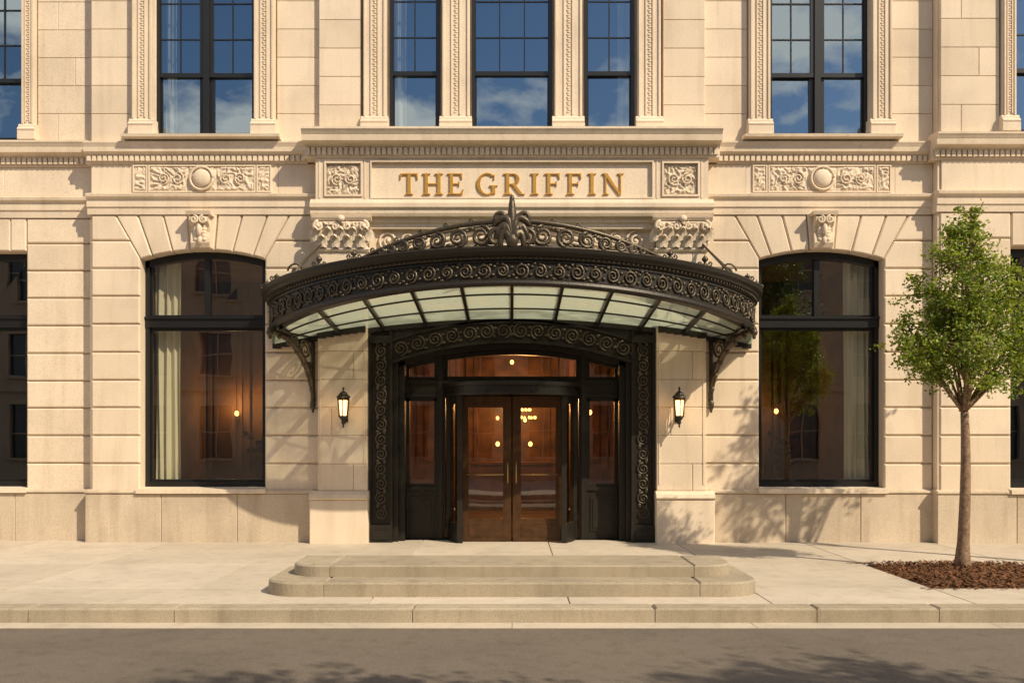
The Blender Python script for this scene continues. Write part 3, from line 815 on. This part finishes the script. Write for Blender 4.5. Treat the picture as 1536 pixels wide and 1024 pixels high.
for s in (-1,1):
    pts=[crest_pt(s*(.12+2.0*k/30),hc(.12+2.0*k/30)) for k in range(31)]
    co.tube(pts,[.038-.0004*k for k in range(31)],6)
    pts=[crest_pt(s*(.12+2.0*k/30),hc(.12+2.0*k/30)-.06) for k in range(29)]
    co.tube(pts,.013,5)
    co.tube([crest_pt(s*(2.1*k/24),.02) for k in range(25)],.020,5)
    for xx,r,d in ((.42,.145,1),(.74,.13,-1),(1.03,.115,1),(1.29,.095,-1),(1.51,.075,1),(1.68,.058,-1),(1.82,.042,1)):
        cz=.02+max(r,(hc(xx)-.05)/2)
        co.tube([crest_pt(s*u,v) for u,v in spiral(xx,cz,r,2.1,math.pi*(.5 if d>0 else 1.5),d,26)],[.032-.0007*i for i in range(26)],6)
        co.tube([crest_pt(s*(xx-.12+.24*t/6),.02+.05*math.sin(t/6*math.pi)) for t in range(7)],.014,5)
        for t in (-1,1):
            co.ell(crest_pt(s*(xx+t*r*.9),cz+r*.7*t*d),(.048,.02,.026),6,4)
            co.ell(crest_pt(s*(xx+t*r*.5),cz-r*.55*t*d),(.032,.02,.03),6,4)
    for xx in (.55,.9,1.25,1.6,1.95):
        co.tube([crest_pt(s*u,hc(xx)+v) for u,v in spiral(xx,.04,.04,1.3,-math.pi/2,1,12)],.012,5)
bx_,by_,bz_=crest_pt(0,0)
for k in range(-3,4):
    a=k*.33; ln=.64-.085*abs(k)
    pts=[]
    for t in range(12):
        u=t/11; r=ln*u; an=a*(.25+.95*u)+(.9*(k>0)-.9*(k<0))*max(0,u-.7)*3.4
        pts.append((bx_+math.sin(an)*r*.46,by_-.02-.004*abs(k),bz_+.02+r*math.cos(an*.8)))
    co.tube(pts,[.030+.038*math.sin(math.pi*min(1,t/11*.85+.12)) for t in range(12)],8)
for s in (-1,1):
    co.tube([(bx_+s*u,by_-.03,bz_+v) for u,v in spiral(.21,.14,.13,1.7,math.pi,-1,22)],[.042-.0014*i for i in range(22)],7)
    co.tube([(bx_+s*u,by_-.03,bz_+v) for u,v in spiral(.17,.40,.085,1.6,math.pi,-1,20)],[.034-.0012*i for i in range(20)],7)
    co.ell((bx_+s*.10,by_-.05,bz_+.27),(.05,.04,.08))
co.ell((bx_,by_-.05,bz_+.10),(.09,.06,.11),10,6); co.ell((bx_,by_-.01,bz_+.67),(.034,.034,.055))
def fin(x,h=.16):
    th=math.acos(max(-1,min(1,x/A))); p=S(th,.06,.46)
    co.lathe(p[0],p[1],[(.0,p[2]-.01),(.05,p[2]),(.02,p[2]+.03),(.018,p[2]+h*.4),(.048,p[2]+h*.6),(.045,p[2]+h*.75),(.01,p[2]+h*.95),(.0,p[2]+h*1.2)],10)
    for s in (-1,1):
        co.tube([(p[0]+s*u,p[1],p[2]+v) for u,v in spiral(.07,.05,.045,1.3,math.pi,1,12)],.012,5)
for s in (-1,1):
    for xx,h in ((3.93,.17),(3.84,.14),(3.55,.11),(2.75,.17),(2.2,.14)): fin(s*xx,h)
    p=S(math.acos(3.35/A),.0,.46); p=(s*p[0],p[1],p[2])
    co.tube([(s*3.12,-.2,4.93),p],.02,6); co.tube([(s*3.12,-.27,4.90),(p[0]+s*.25,p[1]+.5,p[2])],.014,6)
    co.ell((s*3.12,-.22,4.93),(.05,.05,.07)); 
    co.tube([(s*(u),-.9,v) for u,v in spiral(3.4,4.35,.13,1.5,0,1,18)],.016,5)
    o=Vector((s*3.30,-.03,0)); e=Vector((s*3.76,-1.15,0))
    def BP(u,z): 
        q_=o.lerp(e,u); return (q_.x,q_.y,z)
    zt=3.42
    co.tube([BP(0.02,2.32),BP(0.02,zt+.1)],.035,6)
    out_=[BP((t/14)**1.7,2.34+(zt-.03-2.34)*math.sin(t/14*math.pi/2)) for t in range(15)]
    co.tube(out_,[.038+.014*math.sin(t/14*math.pi) for t in range(15)],7)
    inn=[BP((t/14)**1.7*.80+.03,2.52+(zt-.05-2.52)*math.sin(t/14*math.pi/2)) for t in range(15)]
    co.tube(inn,.014,5)
    co.tube([BP(0,zt),BP(1.0,zt)],.03,6)
    for cu_,cz,r in ((.20,3.17,.17),(.45,3.28,.11),(.12,2.88,.10),(.68,3.34,.07),(.07,2.66,.06)):
        co.tube([BP(cu_+u/1.2,cz+v) for u,v in spiral(0,0,r,2.0,0,1,22)],[.024-.0006*i for i in range(22)],6)
    for t in range(2,13,2):
        q_=out_[t]; co.ell((q_[0],q_[1]-.03,q_[2]-.04),(.04,.04,.055),6,4)
    co.ell(BP(.02,2.28),(.05,.05,.10)); co.ell(BP(.02,2.18),(.022,.022,.04)); co.ell(BP(.98,3.36),(.06,.06,.06)); co.ell(BP(.98,3.29),(.03,.03,.04))
co.build('scroll_ornament',IRON2,can,True)

# ------------------------------------------------- sign letters
sign=empty('hotel_sign')
lt=MB(); cap=.350; cnt=[0]
yS=CY+.05
ZL=ZD(292.5,yS)
def P(poly,ox):
    cnt[0]+=1
    lt.prism([(ox+u*cap,ZL+v*cap) for u,v in poly],yS+.001,yS-.028-.0004*(cnt[0]%7),.004,rnd=False)
def rect(ox,u0,u1,v0,v1): P([(u0,v0),(u1,v0),(u1,v1),(u0,v1)],ox)
def stem(ox,u,w=.15,v0=0,v1=1): rect(ox,u,u+w,v0,v1)
def serif(ox,u0,u1,v,top):
    d=-1 if top else 1
    P([(u0,v),(u1,v),(u1,v+.035*d),(u1-.07,v+.05*d),(u1-.10,v+.10*d),(u0+.10,v+.10*d),(u0+.07,v+.05*d),(u0,v+.035*d)],ox)
def arcband(ox,cx,cz,rx,rz,wx,wz,a0,a1,n=16):
    for i in range(n):
        t0=math.radians(a0+(a1-a0)*i/n); t1=math.radians(a0+(a1-a0)*(i+1)/n)
        o=lambda t:(cx+rx*math.cos(t),cz+rz*math.sin(t))
        inn=lambda t:(cx+(rx-wx)*math.cos(t),cz+(rz-wz)*math.sin(t))
        P([inn(t0),o(t0),o(t1),inn(t1)],ox)
def glyph(ch,ox):
    w=.16
    if ch=='T':
        stem(ox,.35,w); serif(ox,.24,.62,0,False); rect(ox,.02,.83,.93,1)
        P([(.0,.72),(.04,.72),(.10,.93),(.02,1)],ox); P([(.81,.72),(.85,.72),(.83,1),(.75,.93)],ox)
    if ch=='H':
        stem(ox,.11,w); stem(ox,.70,w); rect(ox,.2,.75,.47,.535)
        for u in (.11,.70): serif(ox,u-.11,u+w+.11,0,False); serif(ox,u-.11,u+w+.11,1,True)
    if ch in 'EF':
        stem(ox,.11,w); serif(ox,0,.38,0,False); rect(ox,.0,.70,.94,1); rect(ox,.2,.56,.48,.54)
        P([(.67,.74),(.71,.74),(.70,1),(.60,.94)],ox); P([(.53,.40),(.57,.40),(.57,.63),(.53,.63)],ox)
        if ch=='E': rect(ox,.05,.72,0,.065); P([(.62,.065),(.72,0),(.77,.26),(.73,.26)],ox)
    if ch=='I': stem(ox,.11,w); serif(ox,0,.38,0,False); serif(ox,0,.38,1,True)
    if ch=='G':
        arcband(ox,.50,.5,.50,.52,.17,.06,48,318,26)
        rect(ox,.72,.88,.04,.42); serif(ox,.60,.99,.44,True)
        P([(.80,.70),(.84,.70),(.86,.98),(.80,.90)],ox)
    if ch=='R':
        stem(ox,.11,w); serif(ox,0,.38,0,False); rect(ox,0,.48,.94,1); rect(ox,.2,.48,.46,.52)
        arcband(ox,.45,.73,.30,.27,.16,.06,-90,90,14)
        P([(.38,.48),(.56,.48),(.93,.0),(.74,.0)],ox); rect(ox,.74,1.0,.0,.04)
    if ch=='N':
        rect(ox,.13,.20,0,1); rect(ox,.83,.90,0,1); P([(.04,1),(.25,1),(.90,.0),(.79,-.02)],ox)
        serif(ox,.03,.31,0,False); serif(ox,.72,1.01,1,True); rect(ox,.0,.16,.955,1)
S_=(16+yS)/1440
def word(w,p0,p1):
    x0=(p0-768)*S_; x1=(p1-768)*S_
    ws={'T':.85,'H':.97,'E':.78,'F':.73,'I':.38,'G':.98,'R':.98,'N':1.0}
    tot=sum(ws[c] for c in w)*cap; g=((x1-x0)-tot)/(len(w)-1); x=x0
    for c in w: glyph(c,x); x+=ws[c]*cap+g
word('THE',600,696); word('GRIFFIN',715,935)
lt.build('gilded_letters',GOLD,sign)

# ------------------------------------------------- wall lanterns
for s,px in ((-1,515),(1,1019)):
    e=empty('wall_lantern'); ly=-.45
    lx=(px-768)*(16+ly)/1440; zb=ZD(642,ly); zt=ZD(579,ly)
    m=MB()
    def z(t): return zb+(zt-zb)*t
    m.lathe(lx,ly,[(0,z(1)),(.012,z(.97)),(.022,z(.94)),(.01,z(.91)),(.02,z(.88)),(.055,z(.85)),(.075,z(.80)),(.11,z(.76)),(.118,z(.735)),(.10,z(.72)),(.09,z(.70))],8)
    m.lathe(lx,ly,[(.070,z(.30)),(.076,z(.27)),(.06,z(.24)),(.03,z(.18)),(.035,z(.13)),(.012,z(.08)),(.02,z(.05)),(0,z(0))],8)
    for k in range(6):
        t=2*math.pi*(k+.5)/6
        m.tube([(lx+.072*math.cos(t),ly+.072*math.sin(t),z(.28)),(lx+.098*math.cos(t),ly+.098*math.sin(t),z(.72))],.009,5)
    m.lathe(lx,ly,[(.094,z(.72)),(.102,z(.70)),(.094,z(.66))],12)
    m.lathe(lx,ly,[(.0,z(.73)),(.09,z(.725))],12); m.lathe(lx,ly,[(.0,z(.275)),(.07,z(.28))],12)
    m.box(lx-.035,lx+.035,-.225,-.20,z(.15),z(.62))
    m.tube([(lx,-.22,z(.24)),(lx,-.30,z(.12)),(lx,-.40,z(.12)),(lx,ly,z(.20))],.013,6)
    m.tube([(lx,p,q) for p,q in spiral(-.29,z(.26),.045,1.5,0,1,14)],.009,5)
    m.build('lantern_frame',IRON,e)
    g=MB(); g.lathe(lx,ly,[(.050,z(.30)),(.062,z(.5)),(.074,z(.70))],10); g.build('lantern_glass',BULB,e,True)
    l=bpy.data.lights.new('lantern_light','POINT'); l.energy=4; l.color=(1,.6,.28); l.shadow_soft_size=.06
    o=bpy.data.objects.new('lantern_light',l); o.location=(lx,ly-.13,z(.5)); scene.collection.objects.link(o); o.parent=e

# ------------------------------------------------- ground, pavement, kerb, road
g=MB(); g.add([(-300,-300,-.165),(300,-300,-.165),(300,300,-.165),(-300,300,-.165)],[(0,1,2,3)]); g.build('ground',GROUND)
r=MB(); r.tint=.5; r.add([(-120,-13.5,-.15),(120,-13.5,-.15),(120,-6.3,-.15),(-120,-6.3,-.15)],[(0,1,2,3)]); r.build('road',ASPH)
hmap=lambda u,v,w:(u,v,w)
gut=MB()
for k in range(-12,12): gut.prism([(k*2.4+.003,-6.60),(k*2.4+2.397,-6.60),(k*2.4+2.397,-6.34),(k*2.4+.003,-6.34)],-.16,-.142,.002,hmap)
gut.build('gutter',PAVE)
kb=MB()
ks=[-4.87,-3.4,-1.0,1.44,3.07,4.3]
while ks[0]>-28: ks.insert(0,ks[0]-1.6)
while ks[-1]<28: ks.append(ks[-1]+1.6)
for a,b in zip(ks[:-1],ks[1:]): kb.prism([(a+.004,-6.34),(b-.004,-6.34),(b-.004,-6.06),(a+.004,-6.06)],-.17,.004,.022,hmap)
kb.build('kerb',KERB)
kb=MB(); kb.prism([(-60,-13.75),(60,-13.75),(60,-13.5),(-60,-13.5)],-.16,.0,.015,hmap); kb.build('kerb',KERB)
pv=MB()
def slab(x0,x1,y0,y1): pv.prism([(x0+.006,y0+.006),(x1-.006,y0+.006),(x1-.006,y1-.006),(x0+.006,y1-.006)],-.10,0,.004,hmap)
rows=[(-6.06,-5.03,2.1),(-5.03,-2.85,2.1),(-2.85,-1.2,2.1),(-1.2,.3,2.1)]
for ri,(y0,y1,w) in enumerate(rows):
    k=-16
    while True:
        x0=4.8+k*w; x1=x0+w
        if x0>28: break
        if ri==1 and x0>=4.79 and x1<=7.01 : k+=1; continue
        slab(x0,x1,y0,y1); k+=1
pv.tint=0
pv.box(-60,4.8,-6.05,14,-.12,-.05); pv.box(6.9,60,-6.05,14,-.12,-.05); pv.box(4.8,6.9,-2.85,14,-.12,-.05); pv.box(4.8,6.9,-6.05,-5.03,-.12,-.05)
pv.build('sidewalk',PAVE)
pv=MB(); pv.tint=.4; pv.box(-60,60,-26,-13.75,-.14,-.004); pv.build('sidewalk',PAVE)
mu=MB(); nx,ny=90,90; vs=[]
for j in range(ny+1):
    for i in range(nx+1):
        x=4.8+2.1*i/nx; y=-5.03+2.18*j/ny; e=min(1,min(i,nx-i,j,ny-j)/5)
        dd=math.exp(-((x-5.8)**2+(y+3.65)**2)/.35)
        vs.append((x,y,-.03+.035*e+.05*dd+e*(.03*noise.noise(Vector((x*9,y*9,0)))+.02*noise.noise(Vector((x*30,y*30,2))))))
mu.v=vs
for j in range(ny):
    for i in range(nx): a=j*(nx+1)+i; mu.f.append((a,a+1,a+nx+2,a+nx+1)); mu.m.append(0); mu.t.append(R.random())
for k in range(2800):
    if k<2600: x=R.uniform(4.83,6.87); y=R.uniform(-5.0,-2.88)
    else: x=R.uniform(4.6,6.9); y=-5.03-abs(R.gauss(0,.06)) if k%2 else -2.85+abs(R.gauss(0,.05))
    a=R.random()*6.28; l=R.uniform(.02,.05)*(1 if k<2600 else .6); w=.010
    zz=(.02+R.random()*.025+.05*math.exp(-((x-5.8)**2+(y+3.65)**2)/.35)) if k<2600 else .01
    dx,dy=math.cos(a),math.sin(a); t=R.uniform(-.015,.02) if k<2600 else .002; mu.tint=R.random()
    mu.add([(x-dx*l-dy*w,y-dy*l+dx*w,zz-t),(x-dx*l+dy*w,y-dy*l-dx*w,zz-t),(x+dx*l+dy*w,y+dy*l-dx*w,zz+t),(x+dx*l-dy*w,y+dy*l+dx*w,zz+t)],[(0,1,2,3)])
mu.build('mulch_bed',MULCH)
sp=MB()
def tier(hx,yf,yb,z0,z1,rc,cut):
    def corner(s):
        cx=s*(hx-rc); cy=yf+rc; pts=[]
        for i in range(11):
            t=math.pi*1.5+ (math.pi/2*i/10)*s
            pts.append((cx+rc*math.cos(t),cy+rc*math.sin(t)))
        return pts
    for s in (-1,1):
        p=[(s*cut+s*.003,yb),(s*cut+s*.003,yf)]+corner(s)+[(s*hx,yb)]
        sp.prism(p,z0,z1,.018,hmap)
    sp.prism([(-cut+.003,yf),(cut-.003,yf),(cut-.003,yb),(-cut+.003,yb)],z0,z1,.018,hmap)
tier(2.72,-5.64,-4.25,.0,.155,.42,2.03); tier(2.52,-5.20,-4.25,.156,.285,.36,2.05)
sp.build('entrance_steps',KERB)

# ------------------------------------------------- trees
def tree(name,bx,by,base_r,fork,blobs,mat,seed,dens=1.0,lsz=.05,zb=0,twigs=True):
    rr=random.Random(seed); e=empty(name); tb=MB()
    pts=[];rd_=[]
    for i in range(12):
        t=i/11; z=zb+fork*t
        pts.append((bx+.03*math.sin(z*1.3),by+.02*math.cos(z*1.7),z)); rd_.append(base_r*(1.5 if i==0 else (1.15 if i==1 else 1-.38*t)))
    tb.tube(pts,rd_,10)
    top=Vector(pts[-1]); hi=max(blobs,key=lambda b:b[2])
    lead=[top.lerp(Vector((bx+hi[0],by+hi[1],hi[2])),t/8)+Vector((.04*math.sin(t*1.9),.03*math.cos(t*2.3),0)) for t in range(9)]
    tb.tube(lead,[base_r*.6*(1-t/9)+.008 for t in range(9)],7)
    lf=MB()
    for (dx,dy,z,r) in blobs:
        c=Vector((bx+dx,by+dy,z))
        stt=lead[min(6,max(0,int(8*(z-.45*(hi[2]-top.z)-top.z)/(hi[2]-top.z+.01))))]
        mid=stt.lerp(c,.5)+Vector((0,0,-.08*r)); 
        bp=[stt,stt.lerp(mid,.5),mid,mid.lerp(c,.6),c]
        tb.tube(bp,[base_r*.34,base_r*.27,base_r*.2,base_r*.12,.006],6)
        n=int(46*dens*(r/.4)**2)
        for k in range(n):
            v=Vector((rr.gauss(0,1),rr.gauss(0,1),rr.gauss(0,1))).normalized()
            q=c+Vector((v.x,v.y,v.z*.9))*r*(rr.uniform(.3,1.08) if rr.random()<.82 else rr.uniform(1.0,1.45))
            if twigs and rr.random()<.4: tb.tube([c.lerp(q,.2),c.lerp(q,.6)+Vector((0,0,.02)),q],[.008,.006,.003],4)
            ct=min(1,max(0,rr.gauss(.5,.24)+.18*v.z)); cr=rr.uniform(.07,.14)*(r/.4)**.5*(lsz/.05)**.6
            for m_ in range(rr.randint(16,28)):
                o=Vector((rr.gauss(0,1),rr.gauss(0,1),rr.gauss(0,.8)))*cr*.62; pz=q+o
                ax=Vector((rr.gauss(0,1),rr.gauss(0,1),rr.gauss(-.2,.7))).normalized()
                nn=(Vector((rr.gauss(0,.7),rr.gauss(0,.7)-.25,rr.gauss(.5,.5)))+v*.5).normalized(); sd=ax.cross(nn)
                if sd.length<.1: continue
                sd.normalize(); l=lsz*rr.uniform(.7,1.3)*.5; w=l*.6
                lf.tint=min(1,max(0,ct+rr.gauss(0,.15)))
                lf.add([pz-ax*l,pz+sd*w-ax*l*.1,pz+ax*l,pz-sd*w-ax*l*.1],[(0,1,2,3)])
    tb.build('trunk_and_branches',BARK,e,True); lf.build('foliage',mat,e)
bl=[(.09,0,4.56,.17),(.0,.05,4.36,.24),(.14,.05,4.16,.27),(-.20,-.1,3.97,.30),(.30,.1,3.88,.31),(-.48,.05,3.60,.27),(.47,-.05,3.50,.32),(0,-.2,3.48,.38),(0,.3,3.3,.36),
    (-.68,0,3.0,.28),(.54,.1,2.95,.36),(-.2,.2,2.88,.38),(-.1,-.35,2.82,.36),(.15,-.2,3.1,.36),(-.42,-.1,2.56,.26),(.30,-.1,2.50,.28),(.76,.1,3.08,.18),(-.70,.1,3.22,.15),(.62,-.1,3.72,.17),(-.3,-.1,3.3,.30),(-.60,-.2,2.75,.26),(.6,-.1,2.7,.22)]
tree('shadow_tree',5.8,-3.65,.082,2.05,bl,LEAF,3,1.85,.050)
rb=random.Random(5)
def bigblobs(n,R0,zl,zh,r0=.45,r1=.8):
    b=[]
    for i in range(n):
        z=rb.uniform(zl,zh); k=math.sin(math.pi*min(.95,max(.12,(z-zl)/(zh-zl)*.85+.12))); a=rb.random()*6.28; q=R0*k*math.sqrt(rb.random())
        b.append((q*math.cos(a),q*math.sin(a),z,rb.uniform(r0,r1)))
    b.append((0,0,zh,r0)); return b
tree('shadow_tree',3.9,-15.0,.13,3.0,bigblobs(22,1.7,4.2,7.0),LEAF2,11,.4,.11,twigs=False)
tree('shadow_tree',8.2,-15.1,.14,3.0,bigblobs(24,2.0,4.2,7.4),LEAF2,12,.4,.11,twigs=False)
# unseen tree added to cast dappled shadow on right wall, taller and open crowned
tree('shadow_tree',8.45,-3.65,.10,3.6,bigblobs(15,1.0,4.7,7.0,.25,.42),LEAF,21,.42,.085,twigs=False)

# ------------------------------------------------- opposite building (seen in the window reflections)
ob=empty('office_building'); mb=MB(); mb.tint=.5; gb=MB()
ops=[]
for k in range(-12,12):
    for z0_,h in ((.9,2.4),(4.6,1.9),(8.2,1.9)):
        x0=k*2.9+.7; ops.append((x0,x0+1.4,z0_,z0_+h))
wall(mb,-36,36,0,12.0,ops,-26.4,-26)
mb.box(-36,36,-40,-26.4,12.0,12.3); mb.box(-36,36,-26.6,-25.7,11.5,12.02); mb.box(-36,36,-26.4,-25.85,3.9,4.2); mb.box(-36,-35.6,-40,-26.4,0,12); mb.box(35.6,36,-40,-26.4,0,12)
for a,b,z0_,z1_ in ops:
    mb.box((a+b)/2-.03,(a+b)/2+.03,-26.24,-26.18,z0_,z1_); mb.box(a,b,-26.24,-26.18,(z0_+z1_)/2-.03,(z0_+z1_)/2+.03); mb.box(a-.1,b+.1,-26.0,-25.88,z0_-.12,z0_)
gb.box(-35.5,35.5,-26.35,-26.25,0.3,11.4)
mb.build('masonry',BRICK,ob); gb.build('panes',PANES,ob)

# ------------------------------------------------- world, sun, camera
w=bpy.data.worlds.new('World'); scene.world=w; w.use_nodes=True; nt=w.node_tree; nt.nodes.clear()
out=nt.nodes.new('ShaderNodeOutputWorld'); bg=N(nt,'ShaderNodeBackground'); bg.inputs[1].default_value=.11
sky=nt.nodes.new('ShaderNodeTexSky'); sky.sky_type='NISHITA'; sky.sun_disc=False
sky.sun_elevation=math.asin(SUN.z); sky.sun_rotation=math.atan2(SUN.x,SUN.y); sky.air_density=1.0; sky.dust_density=.5; sky.ozone_density=1.5
tc=N(nt,'ShaderNodeTexCoord'); mp=N(nt,'ShaderNodeMapping'); mp.inputs['Scale'].default_value=(1,1,1.9); mp.inputs['Location'].default_value=(.35,.2,.1); L(nt,tc.outputs['Generated'],mp.inputs[0])
nz=N(nt,'ShaderNodeTexNoise',Scale=5.0,Detail=9.0,Roughness=.56); L(nt,mp.outputs[0],nz.inputs['Vector'])
rp=ramp(nt,nz.outputs[0],[(.505,0.0),(.60,1.0)])
mx=N(nt,'ShaderNodeMixRGB'); L(nt,rp.outputs[0],mx.inputs[0]); L(nt,sky.outputs[0],mx.inputs[1]); mx.inputs[2].default_value=(13,11.5,10,1)
L(nt,mx.outputs[0],bg.inputs[0]); L(nt,bg.outputs[0],out.inputs[0])
sl=bpy.data.lights.new('sun','SUN'); sl.energy=5.0; sl.angle=math.radians(.5); sl.color=(1,.85,.63)
so=bpy.data.objects.new('sun',sl); so.rotation_euler=(-SUN).to_track_quat('-Z','Y').to_euler(); so.location=(20,-20,25); scene.collection.objects.link(so)
cam=bpy.data.cameras.new('camera'); co_=bpy.data.objects.new('camera',cam); scene.collection.objects.link(co_)
cam.lens=33.75; cam.sensor_width=36; cam.shift_y=148/1536; cam.clip_end=1000; cam.clip_start=.05
co_.location=(0,-16,1.69); co_.rotation_euler=(math.radians(90),0,0)
scene.camera=co_
